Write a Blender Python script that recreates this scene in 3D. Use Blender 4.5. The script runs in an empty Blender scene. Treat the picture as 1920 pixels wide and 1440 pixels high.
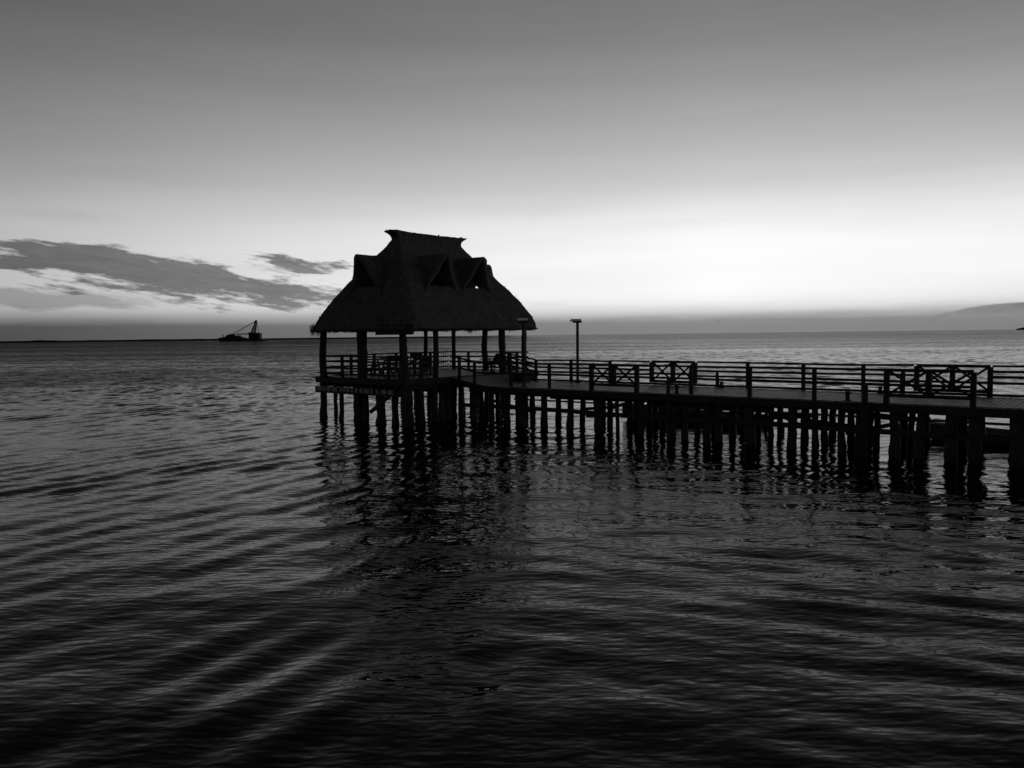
import bpy, math, random
import numpy as np
from mathutils import Vector, Matrix, noise as mnoise

C = bpy.context.scene.collection
random.seed(7)
R = math.radians

# ------------------------------------------------------------------ camera
F = 1442.0                       # focal length in pixels of the 1920 px wide photograph
EYE = 4.0                        # eye height over the water
cam_d = bpy.data.cameras.new('camera')
cam = bpy.data.objects.new('camera', cam_d)
C.objects.link(cam)
cam_d.sensor_width = 36.0
cam_d.lens = 36.0 * F / 1920.0
cam_d.clip_start = 0.1
cam_d.clip_end = 60000
CR = (Matrix.Rotation(R(90 - 3.63), 3, 'X') @ Matrix.Rotation(R(-0.676), 3, 'Z'))
cam.matrix_world = Matrix.Translation((0, 0, EYE)) @ CR.to_4x4()
bpy.context.scene.camera = cam
vs = bpy.context.scene.view_settings
vs.view_transform = 'Standard'
vs.look = 'None'
vs.exposure = 0.0
vs.gamma = 1.0


def ray(px, py):
    return (CR @ Vector(((px - 960) / F, -(py - 720) / F, -1))).normalized()


def az_el(px, py):
    r = ray(px, py)
    return math.degrees(math.atan2(r.x, r.y)), math.degrees(math.asin(r.z))


def lin(s):
    s /= 255.0
    return s / 12.92 if s <= 0.04045 else ((s + 0.055) / 1.055) ** 2.4


# ------------------------------------------------------------------ world: dusk sky (a black and white photograph)
W = bpy.data.worlds.new('World')
bpy.context.scene.world = W
W.use_nodes = True
nt = W.node_tree
nt.nodes.clear()


def nd(tree, kind, **kw):
    n = tree.nodes.new(kind)
    for k, v in kw.items():
        setattr(n, k, v)
    return n


def mk_math(tree):
    def m(op, a, b=None, c=None, clamp=False):
        n = tree.nodes.new('ShaderNodeMath')
        n.operation = op
        n.use_clamp = clamp
        for i, v in enumerate((a, b, c)):
            if v is None:
                continue
            if isinstance(v, (int, float)):
                n.inputs[i].default_value = v
            else:
                tree.links.new(v, n.inputs[i])
        return n.outputs[0]
    return m


def ramp(tree, fac, stops, interp='LINEAR'):
    n = tree.nodes.new('ShaderNodeValToRGB')
    cr = n.color_ramp
    cr.interpolation = interp
    while len(cr.elements) < len(stops):
        cr.elements.new(0.5)
    for e, (p, v) in zip(cr.elements, sorted(stops)):
        e.position = p
        e.color = (v, v, v, 1)
    tree.links.new(fac, n.inputs[0])
    s = tree.nodes.new('ShaderNodeSeparateColor')
    tree.links.new(n.outputs[0], s.inputs[0])
    return s.outputs[0]


m = mk_math(nt)
tc = nd(nt, 'ShaderNodeTexCoord')
sx = nd(nt, 'ShaderNodeSeparateXYZ')
nt.links.new(tc.outputs['Generated'], sx.inputs[0])
DX, DY, DZ = sx.outputs
EL = m('MULTIPLY', m('ARCSINE', m('MAXIMUM', m('MINIMUM', DZ, 1.0), -1.0)), 180 / math.pi)
AZ = m('MULTIPLY', m('ARCTAN2', DX, DY), 180 / math.pi)


def noise2(vx, vy, scale, detail, rough=0.55, seed=0.0):
    cv = nd(nt, 'ShaderNodeCombineXYZ')
    nt.links.new(vx, cv.inputs[0])
    nt.links.new(vy, cv.inputs[1])
    cv.inputs[2].default_value = seed
    n = nd(nt, 'ShaderNodeTexNoise')
    n.inputs['Scale'].default_value = scale
    n.inputs['Detail'].default_value = detail
    n.inputs['Roughness'].default_value = rough
    nt.links.new(cv.outputs[0], n.inputs['Vector'])
    return n.outputs[0]


# elevation wobble makes the top of the low bank uneven
wob = m('MULTIPLY', m('SUBTRACT', noise2(m('MULTIPLY', AZ, 0.09), m('MULTIPLY', EL, 0.9), 1.0, 4), 0.5), 0.6)
lowmask = m('SUBTRACT', 1.0, m('DIVIDE', EL, 5.0, clamp=True))
EL2 = m('ADD', EL, m('MULTIPLY', wob, lowmask))
prof = [(-2, 128), (0.0, 133), (0.75, 137), (0.98, 145), (1.10, 172), (1.35, 192), (1.7, 218), (2.2, 240), (2.9, 249), (4.0, 252), (5.4, 253), (7.0, 247),
        (8.2, 238), (8.9, 229), (10.5, 207), (12.2, 192), (13.8, 179), (17, 154), (20, 133), (22.9, 121), (30, 88), (45, 60), (65, 46), (90, 40)]
base = ramp(nt, m('DIVIDE', m('ADD', EL2, 2.0), 92.0, clamp=True), [((e + 2) / 92.0, lin(v)) for e, v in prof], 'LINEAR')
azs = [(-180, .14), (-120, .10), (-80, .20), (-50, .42), (-33, .52), (-17.7, .75), (0, .92), (15, 1.0), (33, .86), (55, .66), (85, .42), (125, .28), (180, .14)]
azf = ramp(nt, m('DIVIDE', m('ADD', AZ, 180.0), 360.0), [((a + 180) / 360.0, v) for a, v in azs])
up = m('SMOOTHSTEP' if False else 'DIVIDE', m('SUBTRACT', EL, 25.0), 50.0, clamp=True)
azl = ramp(nt, m('DIVIDE', m('ADD', AZ, 180.0), 360.0), [((a + 180) / 360.0, v) for a, v in ((8, 0.0), (34, .085), (60, .06), (90, 0.0))])
azf = m('ADD', azf, m('MULTIPLY', azl, m('SUBTRACT', 1.0, m('DIVIDE', m('SUBTRACT', EL, 5.0), 10.0, clamp=True))))
azm = m('ADD', m('MULTIPLY', azf, m('SUBTRACT', 1.0, up)), m('MULTIPLY', up, 0.5))
# the low bank is darker toward the left, away from the glow
bank = m('SUBTRACT', 1.0, m('DIVIDE', m('SUBTRACT', EL2, 0.9), 1.2, clamp=True))
lft = m('SUBTRACT', 1.0, m('DIVIDE', m('ADD', AZ, 36.0), 40.0, clamp=True))
bk = m('SUBTRACT', 1.0, m('MULTIPLY', m('MULTIPLY', bank, lft), 0.36))
clear = m('MULTIPLY', m('MULTIPLY', base, azm), bk)

# clouds: soft ellipses in azimuth / elevation broken up by streaky noise
ang = R(7.0)
ru = m('ADD', m('MULTIPLY', AZ, math.cos(ang)), m('MULTIPLY', EL, -math.sin(ang)))
rv = m('ADD', m('MULTIPLY', AZ, math.sin(ang)), m('MULTIPLY', EL, math.cos(ang)))
streak = noise2(m('MULTIPLY', ru, 0.22), m('MULTIPLY', rv, 1.15), 1.0, 7, 0.58, 3.3)
streak2 = noise2(m('MULTIPLY', ru, 0.5), m('MULTIPLY', rv, 2.8), 1.0, 5, 0.55, 9.1)
streak3 = noise2(m('MULTIPLY', ru, 1.1), m('MULTIPLY', rv, 5.5), 1.0, 4, 0.6, 4.4)
nz = m('ADD', m('ADD', m('MULTIPLY', m('SUBTRACT', streak, 0.5), 1.7), m('MULTIPLY', m('SUBTRACT', streak2, 0.5), 1.5)), m('MULTIPLY', m('SUBTRACT', streak3, 0.5), 0.8))


warp = noise2(m('MULTIPLY', ru, 0.16), m('MULTIPLY', rv, 0.55), 1.0, 4, 0.55, 21.0)
warp2 = noise2(m('MULTIPLY', ru, 0.30), m('MULTIPLY', rv, 0.9), 1.0, 3, 0.5, 33.0)
WAZ = m('ADD', AZ, m('MULTIPLY', m('SUBTRACT', warp, 0.5), 4.0))
WEL = m('ADD', EL, m('MULTIPLY', m('SUBTRACT', warp2, 0.5), 1.3))


def blob(px, py, rx, ry, tilt, amp, wp=True):
    a, e = az_el(px, py)
    k = 25.17
    ca, sa = math.cos(R(tilt)), math.sin(R(tilt))      # tilt > 0: falls to the right
    da = m('SUBTRACT', WAZ if wp else AZ, a)
    de = m('SUBTRACT', WEL if wp else EL, e)
    uu = m('DIVIDE', m('SUBTRACT', m('MULTIPLY', da, ca), m('MULTIPLY', de, sa)), rx / k)
    vv = m('DIVIDE', m('ADD', m('MULTIPLY', da, sa), m('MULTIPLY', de, ca)), ry / k)
    d2 = m('ADD', m('POWER', m('ABSOLUTE', uu), 2.0), m('POWER', m('ABSOLUTE', vv), 2.0))
    return m('MULTIPLY', m('POWER', math.e, m('MULTIPLY', d2, -1.0)), amp)


def total(bl):
    t = bl[0]
    for b in bl[1:]:
        t = m('ADD', t, b)
    return t


dark = total([blob(-10, 491, 90, 9, 2, .95), blob(150, 480, 90, 18, 3, 0.72), blob(180, 500, 120, 25, 8, .80), blob(330, 514, 150, 26, 9, .92), blob(455, 532, 105, 16, 8, .80),
              blob(585, 548, 90, 26, 4, 0.46), blob(540, 493, 74, 13, 13, 1.05), blob(640, 495, 26, 7, 4, 0.9), blob(430, 568, 170, 14, 3, 0.48), blob(110, 540, 130, 12, 3, 0.45), blob(60, 466, 60, 5, 2, .45)])
gate = m('MULTIPLY', dark, 3.0, clamp=True)
md = m('DIVIDE', m('SUBTRACT', m('ADD', dark, m('MULTIPLY', m('MULTIPLY', nz, gate), 1.15)), 0.30), 0.50, clamp=True)
soft = total([blob(70, 562, 200, 17, 3, 0.95), blob(300, 552, 150, 9, 3, 0.5)])
ms = m('MULTIPLY', m('DIVIDE', m('SUBTRACT', m('ADD', soft, m('MULTIPLY', nz, 0.5)), 0.35), 0.4, clamp=True), 0.55)
right = total([blob(1900, 606, 150, 27, -4, 1.1, False), blob(1990, 595, 130, 26, 0, 0.8, False)])
mr = m('DIVIDE', m('SUBTRACT', m('ADD', right, m('MULTIPLY', m('MULTIPLY', nz, m('MULTIPLY', right, 2.0, clamp=True)), 0.16)), 0.42), 0.14, clamp=True)
faint = m('MULTIPLY', total([blob(120, 402, 75, 9, 2, 1.0), blob(985, 400, 90, 16, 0, 1.0), blob(1290, 418, 120, 6, 0, .7), blob(1025, 568, 40, 3, 0, 1.0)]), m('ADD', 0.09, m('MULTIPLY', m('SUBTRACT', streak2, 0.5), 0.25)), clamp=True)
veil = m('MULTIPLY', total([blob(1500, 590, 240, 7, -1, .55, False), blob(1180, 597, 160, 5, 0, .4, False)]), m('ADD', 0.7, nz), clamp=True)
mask = m('MAXIMUM', m('MAXIMUM', m('MAXIMUM', m('MAXIMUM', md, ms), mr), faint), veil)
wisp = m('MULTIPLY', m('SUBTRACT', noise2(m('MULTIPLY', AZ, 0.05), m('MULTIPLY', EL, 0.55), 1.0, 5, 0.5, 5.0), 0.5), 0.16)
ccol = m('MULTIPLY', m('MULTIPLY', azf, 0.262), m('ADD', 1.0, m('ADD', m('MULTIPLY', m('SUBTRACT', streak2, 0.5), 0.5), m('MULTIPLY', m('SUBTRACT', streak, 0.5), 0.7))))
clear2 = m('MULTIPLY', clear, m('ADD', 1.0, wisp))
ccol = m('MINIMUM', ccol, clear2)
lum = m('ADD', m('MULTIPLY', clear2, m('SUBTRACT', 1.0, mask)), m('MULTIPLY', ccol, mask))
cc = nd(nt, 'ShaderNodeCombineColor')
for i in range(3):
    nt.links.new(lum, cc.inputs[i])
bg = nd(nt, 'ShaderNodeBackground')
bg.inputs[1].default_value = 1.0
nt.links.new(cc.outputs[0], bg.inputs[0])
wo = nd(nt, 'ShaderNodeOutputWorld')
nt.links.new(bg.outputs[0], wo.inputs[0])


# ------------------------------------------------------------------ materials
def material(name, val, rough=0.8, var=0.4, scale=(3, 3, 3), bump=0.0, bscale=20.0, spec=0.4, metal=0.0):
    mt = bpy.data.materials.new(name)
    mt.use_nodes = True
    t = mt.node_tree
    p = t.nodes['Principled BSDF']
    p.inputs['Roughness'].default_value = rough
    p.inputs['Specular IOR Level'].default_value = spec
    p.inputs['Metallic'].default_value = metal
    co = nd(t, 'ShaderNodeTexCoord')
    mp = nd(t, 'ShaderNodeMapping')
    mp.inputs['Scale'].default_value = scale
    t.links.new(co.outputs['Object'], mp.inputs[0])
    n = nd(t, 'ShaderNodeTexNoise')
    n.inputs['Scale'].default_value = 1.0
    n.inputs['Detail'].default_value = 6
    n.inputs['Roughness'].default_value = 0.65
    t.links.new(mp.outputs[0], n.inputs['Vector'])
    g = ramp(t, n.outputs[0], [(0.25, val * (1 - var)), (0.5, val), (0.75, val * (1 + var))])
    k = nd(t, 'ShaderNodeCombineColor')
    for i in range(3):
        t.links.new(g, k.inputs[i])
    t.links.new(k.outputs[0], p.inputs['Base Color'])
    if bump:
        n2 = nd(t, 'ShaderNodeTexNoise')
        n2.inputs['Scale'].default_value = bscale
        n2.inputs['Detail'].default_value = 4
        t.links.new(mp.outputs[0], n2.inputs['Vector'])
        b = nd(t, 'ShaderNodeBump')
        b.inputs['Strength'].default_value = 1.0
        b.inputs['Distance'].default_value = bump
        t.links.new(n2.outputs[0], b.inputs['Height'])
        t.links.new(b.outputs[0], p.inputs['Normal'])
    return mt


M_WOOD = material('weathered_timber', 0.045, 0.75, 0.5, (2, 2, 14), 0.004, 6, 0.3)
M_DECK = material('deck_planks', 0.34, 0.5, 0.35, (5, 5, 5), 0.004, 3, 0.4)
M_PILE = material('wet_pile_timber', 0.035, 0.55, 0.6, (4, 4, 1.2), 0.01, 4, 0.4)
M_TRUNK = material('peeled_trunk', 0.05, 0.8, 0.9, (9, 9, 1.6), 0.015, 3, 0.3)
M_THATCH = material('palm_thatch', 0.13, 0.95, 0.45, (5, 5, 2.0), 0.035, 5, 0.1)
M_METAL = material('galvanised_metal', 0.45, 0.25, 0.2, (6, 6, 6), 0.0, 1, 0.5, 0.6)
M_DARKMETAL = material('painted_pole', 0.03, 0.5, 0.3, (6, 6, 2), 0.0, 1, 0.4)
M_HULL = material('boat_hull_paint', 0.2, 0.45, 0.3, (1.5, 1.5, 4), 0.0, 1, 0.4)
M_PALE = material('boat_gunwale_paint', 0.30, 0.5, 0.2, (3, 3, 3), 0.0, 1, 0.4)
M_STEEL = material('barge_steel', 0.03, 0.7, 0.4, (.2, .2, .2), 0.0, 1, 0.3)
M_LAND = material('shore_vegetation', 0.02, 0.95, 0.5, (.02, .02, .1), 0.0, 1, 0.1)
M_BIRD = material('dark_feathers', 0.05, 0.8, 0.3, (8, 8, 8), 0.0, 1, 0.2)


# ------------------------------------------------------------------ mesh building helpers
class MB:
    def __init__(s):
        s.v, s.f = [], []

    def add(s, vs_, fs):
        o = len(s.v)
        s.v += [tuple(x) for x in vs_]
        s.f += [tuple(i + o for i in f) for f in fs]
        return s

    def hexa(s, p):
        """eight corners: bottom ring then top ring, counter-clockwise"""
        return s.add(p, [(3, 2, 1, 0), (4, 5, 6, 7), (0, 1, 5, 4), (1, 2, 6, 5), (2, 3, 7, 6), (3, 0, 4, 7)])

    def box(s, c, d, ax=None, jit=0.0):
        c = Vector(c)
        ex, ey = (ax if ax else (Vector((1, 0, 0)), Vector((0, 1, 0))))
        ez = Vector(ex).cross(Vector(ey)).normalized()
        pts = []
        for z in (-1, 1):
            for x, y in ((-1, -1), (1, -1), (1, 1), (-1, 1)):
                q = c + Vector(ex) * (x * d[0] / 2) + Vector(ey) * (y * d[1] / 2) + ez * (z * d[2] / 2)
                if jit:
                    q += Vector((random.uniform(-jit, jit), random.uniform(-jit, jit), random.uniform(-jit, jit)))
                pts.append(q)
        return s.hexa(pts)

    def beam(s, a, b, w, h, upv=(0, 0, 1), chamfer=0.0):
        """a bar from a to b, w wide (sideways) and h high"""
        a, b = Vector(a), Vector(b)
        d = (b - a).normalized()
        upv = Vector(upv)
        if abs(d.dot(upv)) > 0.98:
            upv = Vector((U.x, U.y, 0))
        sd = d.cross(upv).normalized()
        uv = sd.cross(d).normalized()
        ch = chamfer or min(w, h) * 0.12
        prof = [(-w / 2 + ch, -h / 2), (w / 2 - ch, -h / 2), (w / 2, -h / 2 + ch), (w / 2, h / 2 - ch),
                (w / 2 - ch, h / 2), (-w / 2 + ch, h / 2), (-w / 2, h / 2 - ch), (-w / 2, -h / 2 + ch)]
        n = len(prof)
        vv = [a + sd * x + uv * y for x, y in prof] + [b + sd * x + uv * y for x, y in prof]
        fs = [(i, (i + 1) % n, n + (i + 1) % n, n + i) for i in range(n)]
        fs += [tuple(range(n - 1, -1, -1)), tuple(range(n, 2 * n))]
        return s.add(vv, fs)

    def tube(s, pts, rad, n=10, jit=0.0):
        pts = [Vector(p) for p in pts]
        k = len(pts)
        if isinstance(rad, (int, float)):
            rad = [rad] * k
        vv, fs = [], []
        for i, p in enumerate(pts):
            d = (pts[min(i + 1, k - 1)] - pts[max(i - 1, 0)]).normalized()
            ref = Vector((1, 0, 0)) if abs(d.x) < 0.8 else Vector((0, 1, 0))
            e1 = d.cross(ref).normalized()
            e2 = d.cross(e1).normalized()
            for j in range(n):
                t = 2 * math.pi * j / n
                r = rad[i] * (1 + random.uniform(-jit, jit))
                vv.append(p + e1 * (r * math.cos(t)) + e2 * (r * math.sin(t)))
        for i in range(k - 1):
            for j in range(n):
                a, b = i * n + j, i * n + (j + 1) % n
                fs.append((a, b, b + n, a + n))
        fs.append(tuple(range(n - 1, -1, -1)))
        fs.append(tuple(range((k - 1) * n, k * n)))
        return s.add(vv, fs)

    def build(s, name, mat, parent=None, smooth=False, loc=None):
        me = bpy.data.meshes.new(name)
        o_ = Vector(loc) if loc is not None else Vector((0, 0, 0))
        if parent is not None and loc is None:
            o_ = Vector(parent.matrix_world.translation)
        me.from_pydata([tuple(Vector(p) - o_) for p in s.v], [], s.f)
        me.update()
        me.validate()
        if smooth:
            me.polygons.foreach_set('use_smooth', [True] * len(me.polygons))
        me.materials.append(mat)
        ob = bpy.data.objects.new(name, me)
        C.objects.link(ob)
        if parent is not None:
            ob.parent = parent
            ob.location = (0, 0, 0) if loc is None else o_ - Vector(parent.matrix_world.translation)
            ob.matrix_world = Matrix.Translation(o_)
        else:
            ob.location = o_
            ob.matrix_world = Matrix.Translation(o_)
        return ob


def tag(o, label=None, cat=None, group=None, kind=None):
    if label:
        o['label'] = label
    if cat:
        o['category'] = cat
    if group:
        o['group'] = group
    if kind:
        o['kind'] = kind
    return o


def thing(name, label, cat, loc, group=None):
    o = bpy.data.objects.new(name, None)
    o.empty_display_size = 0.3
    C.objects.link(o)
    o.location = loc
    o.matrix_world = Matrix.Translation(Vector(loc))
    return tag(o, label, cat, group)


# ------------------------------------------------------------------ plan: p runs along the pier, q across it
U = Vector((0.774, -0.633, 0))
N = Vector((0.633, 0.774, 0))
N0 = Vector((1.95, 31.25, 0))


def P(p, q, z=0.0):
    return N0 + U * p + N * q + Vector((0, 0, z))


def p_at(px, q, py=700):
    """p of the pier line q that the photograph shows at column px"""
    r = ray(px, py)
    o = N0 + N * q
    # o + p U parallel to r in plan
    return -(o.x * r.y - o.y * r.x) / (U.x * r.y - U.y * r.x)


def q_at(px, p, py=700):
    r = ray(px, py)
    o = N0 + U * p
    return -(o.x * r.y - o.y * r.x) / (N.x * r.y - N.y * r.x)


def on_plane(px, py, z):
    r = ray(px, py)
    t = (z - EYE) / r.z
    return Vector((0, 0, EYE)) + r * t


def to_pq(w):
    d = Vector((w.x, w.y, 0)) - N0
    return d.dot(U), d.dot(N)


ZP = 1.80      # pier deck
ZH = 2.11      # hut platform deck
PW = 3.9       # pier width
AX = (U, N)

# ------------------------------------------------------------------ water
def graded(a, b, d0, dmax, grow):
    out, d = [a], d0
    while out[-1] < b:
        out.append(out[-1] + d)
        d = min(d * grow, dmax)
    return out


half = list(np.arange(0, 34.0, 0.125)) + graded(34.0, 130.0, 0.13, 0.7, 1.006)
gx = np.array([-v for v in half[:0:-1]] + half)
gy = np.array(list(np.arange(0.5, 42.0, 0.125)) + graded(42.0, 190.0, 0.13, 0.7, 1.0035))
XS0, XS1, YS0, YS1 = gx[0], gx[-1], gy[0], gy[-1]
GX, GY = np.meshgrid(gx, gy)
CELL = np.maximum(np.gradient(gx)[None, :], np.gradient(gy)[:, None])
rng = np.random.default_rng(11)


def sstep(a, b, x):
    t = np.clip((x - a) / (b - a), 0, 1)
    return t * t * (3 - 2 * t)


def train(th0, spread, l0, l1, n, slope):
    h = np.zeros_like(GX)
    for _ in range(n):
        th = th0 + rng.normal(0, spread)
        lam = math.exp(rng.uniform(math.log(l0), math.log(l1)))
        k = 2 * math.pi / lam
        ph = rng.uniform(0, 6.283)
        keep = np.clip((lam / CELL - 2.6) / 1.5, 0, 1)          # only what the local grid can carry
        h += slope / k * math.sqrt(2.0 / n) * keep * np.sin(k * (GX * math.cos(th) + GY * math.sin(th)) + ph)
    return h


wl = 1 - sstep(-5.0, 3.0, GX)                       # left: long crests running away to the right
wr = sstep(-3.0, 5.0, GX)
env = 0.6 + 0.4 * np.sin(GX * 0.31 + 1.0) * np.sin(GY * 0.23 + GX * 0.11)
envr = sstep(17.5, 13.0, GY + 0.15 * GX) * 0.8 + 0.3
HT = wl * train(math.atan2(-0.47, 0.88), 0.11, 0.7, 1.35, 11, 0.125) * env
HT += wr * train(math.atan2(0.84, 0.45), 0.26, 0.6, 1.5, 14, 0.062) * envr
patch = 0.7 + 0.3 * np.sin(GX * 0.9 + GY * 0.35 + 2) * np.sin(GX * 0.37 - GY * 0.8)
HT += train(math.atan2(-0.9, 0.2), 0.75, 0.42, 1.0, 30, 0.078) * sstep(-11, -4.5, (GX - 1.95) * 0.633 + (GY - 31.25) * 0.774) * patch * (1 - 0.62 * np.exp(-((GX + 4.2) / 4.2) ** 2 - ((GY - 26) / 7.0) ** 2))          # short chop round the pier
HT += train(math.atan2(-0.9, -0.1), 0.6, 0.42, 1.1, 22, 0.026) * patch
HT += train(-math.pi / 2, 0.8, 0.9, 3.0, 36, 0.085) * sstep(30, 60, GY)
HT += train(math.pi / 2, 0.5, 1.5, 4.5, 12, 0.022)
ed = np.minimum(np.minimum(GX - XS0, XS1 - GX), np.minimum(GY - YS0 + 3.0, YS1 - GY))
HT *= sstep(0, 25, ed + np.where(GY < 60, 20, 0))
ny, nx = GX.shape
TIDE = 0.12
verts = np.stack([GX.ravel(), GY.ravel(), HT.ravel() + TIDE], 1)
idx = np.arange(nx * ny).reshape(ny, nx)
quads = np.stack([idx[:-1, :-1].ravel(), idx[:-1, 1:].ravel(), idx[1:, 1:].ravel(), idx[1:, :-1].ravel()], 1)
FAR = 22000.0
ov = [(-FAR, -300, TIDE), (FAR, -300, TIDE), (FAR, FAR, TIDE), (-FAR, FAR, TIDE)]
nb = len(verts)
verts = np.vstack([verts, np.array(ov)])
bl, br, tr, tl = idx[0, 0], idx[0, -1], idx[-1, -1], idx[-1, 0]
big_ = [[nb, nb + 1] + idx[0, ::-1].tolist(), [nb + 1, nb + 2] + idx[::-1, -1].tolist(), [nb + 2, nb + 3] + idx[-1, :].tolist(), [nb + 3, nb] + idx[:, 0].tolist()]
loops = np.concatenate([quads.ravel()] + [np.array(f_) for f_ in big_]).astype(np.int32)
sizes = np.concatenate([np.full(len(quads), 4), [len(f_) for f_ in big_]]).astype(np.int32)
starts = np.concatenate([[0], np.cumsum(sizes)[:-1]]).astype(np.int32)
me = bpy.data.meshes.new('water')
me.vertices.add(len(verts))
me.vertices.foreach_set('co', verts.astype(np.float32).ravel())
me.loops.add(len(loops))
me.loops.foreach_set('vertex_index', loops)
me.polygons.add(len(sizes))
me.polygons.foreach_set('loop_start', starts)
me.update(calc_edges=True)
me.validate()
me.polygons.foreach_set('use_smooth', [True] * len(me.polygons))
water = bpy.data.objects.new('water', me)
C.objects.link(water)
tag(water, kind='structure', label='dark rippled sea reaching from the foreground to the horizon', cat='water')

mw = bpy.data.materials.new('sea_water')
mw.use_nodes = True
t = mw.node_tree
mm = mk_math(t)
t.nodes.remove(t.nodes['Principled BSDF'])
co = nd(t, 'ShaderNodeTexCoord')


def wnoise(sx_, sy_, rot, detail, rough=0.5):
    mp = nd(t, 'ShaderNodeMapping')
    mp.inputs['Scale'].default_value = (sx_, sy_, 1)
    mp.inputs['Rotation'].default_value = (0, 0, R(rot))
    t.links.new(co.outputs['Object'], mp.inputs[0])
    n = nd(t, 'ShaderNodeTexNoise')
    n.inputs['Scale'].default_value = 1.0
    n.inputs['Detail'].default_value = detail
    n.inputs['Roughness'].default_value = rough
    t.links.new(mp.outputs[0], n.inputs['Vector'])
    return n.outputs[0]


fine = wnoise(3.4, 8.5, 10, 1.5, 0.5)
midr = wnoise(1.3, 3.0, -14, 2)
big = wnoise(0.22, 0.5, 5, 3)
gust = wnoise(0.05, 0.10, 8, 3)                       # patches of wind
gk = mm('ADD', 0.35, mm('MULTIPLY', gust, 0.8))
sp = nd(t, 'ShaderNodeSeparateXYZ')
t.links.new(co.outputs['Object'], sp.inputs[0])
dist = mm('SQRT', mm('ADD', mm('POWER', mm('ABSOLUTE', sp.outputs[0]), 2.0), mm('POWER', mm('ABSOLUTE', sp.outputs[1]), 2.0)))
farw = mm('DIVIDE', mm('SUBTRACT', dist, 45.0), 110.0, clamp=True)
limw = mm('DIVIDE', mm('SUBTRACT', dist, 26.0), 50.0, clamp=True)
hsum = mm('ADD', mm('MULTIPLY', fine, 0.017), mm('MULTIPLY', midr, 0.018))
hsum = mm('ADD', mm('MULTIPLY', hsum, gk), mm('MULTIPLY', big, 0.10))
hsum = mm('MULTIPLY', hsum, mm('SUBTRACT', 1.0, mm('MULTIPLY', farw, 0.8)))
bp = nd(t, 'ShaderNodeBump')
bp.inputs['Strength'].default_value = 1.0
bp.inputs['Distance'].default_value = 1.0
t.links.new(hsum, bp.inputs['Height'])


def wcolor(sx_, sy_, rot, detail):
    mp = nd(t, 'ShaderNodeMapping')
    mp.inputs['Scale'].default_value = (sx_, sy_, 1)
    mp.inputs['Rotation'].default_value = (0, 0, R(rot))
    t.links.new(co.outputs['Object'], mp.inputs[0])
    n = nd(t, 'ShaderNodeTexNoise')
    n.inputs['Scale'].default_value = 1.0
    n.inputs['Detail'].default_value = detail
    t.links.new(mp.outputs[0], n.inputs['Vector'])
    q = nd(t, 'ShaderNodeVectorMath', operation='SUBTRACT')
    t.links.new(n.outputs['Color'], q.inputs[0])
    q.inputs[1].default_value = (.5, .5, .5)
    return q.outputs[0]


def vscale(v, k):
    q = nd(t, 'ShaderNodeVectorMath', operation='SCALE')
    t.links.new(v, q.inputs[0])
    if isinstance(k, (int, float)):
        q.inputs['Scale'].default_value = k
    else:
        t.links.new(k, q.inputs['Scale'])
    return q.outputs[0]


def vadd(a, b):
    q = nd(t, 'ShaderNodeVectorMath', operation='ADD')
    t.links.new(a, q.inputs[0])
    t.links.new(b, q.inputs[1])
    return q.outputs[0]


# wavelets too small to resolve far out act through their slopes
slope = vadd(vscale(wcolor(2.2, 3.6, 10, 3), 1.15), vscale(wcolor(0.45, 0.9, -8, 3), 0.95))
bandn = wnoise(0.004, 0.02, 4, 4)                     # cat's paws: wind patches hundreds of metres long
bandm = wnoise(0.02, 0.14, -3, 4)
bandf = wnoise(0.35, 0.6, 4, 3)
band = mm('ADD', mm('ADD', mm('ADD', 0.5, mm('MULTIPLY', mm('SUBTRACT', bandn, 0.5), 1.5)), mm('MULTIPLY', mm('SUBTRACT', bandm, 0.5), 1.5)),
          mm('MULTIPLY', mm('SUBTRACT', bandf, 0.5), 2.0))
glitter_x = mm('DIVIDE', mm('ADD', sp.outputs[0], 40.0), 100.0, clamp=True)       # glitter under the glow, put into reflectance and ripple slopes, growing to the right
band = mm('ADD', band, mm('MULTIPLY', mm('SUBTRACT', 0.45, glitter_x), 0.75), clamp=True)
bandk = mm('ADD', 0.15, mm('MULTIPLY', band, 1.2))
offing = mm('DIVIDE', mm('SUBTRACT', dist, 150.0), 500.0, clamp=True)
bandk = mm('ADD', bandk, mm('MULTIPLY', offing, 0.5))
slope = vscale(slope, mm('MULTIPLY', farw, bandk))
nrm = nd(t, 'ShaderNodeVectorMath', operation='NORMALIZE')
flat = nd(t, 'ShaderNodeVectorMath', operation='MULTIPLY')
t.links.new(slope, flat.inputs[0])
flat.inputs[1].default_value = (1, 1, 0)
t.links.new(vadd(bp.outputs[0], flat.outputs[0]), nrm.inputs[0])
dif = nd(t, 'ShaderNodeBsdfDiffuse')
dif.inputs['Color'].default_value = (0.006, 0.006, 0.006, 1)
glo = nd(t, 'ShaderNodeBsdfAnisotropic')
glo.inputs['Color'].default_value = (1, 1, 1, 1)
glo.inputs['Roughness'].default_value = 0.06
fre = nd(t, 'ShaderNodeFresnel')
fre.inputs['IOR'].default_value = 1.333
for n_ in (dif, glo, fre):
    t.links.new(nrm.outputs[0], n_.inputs['Normal'])
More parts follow.
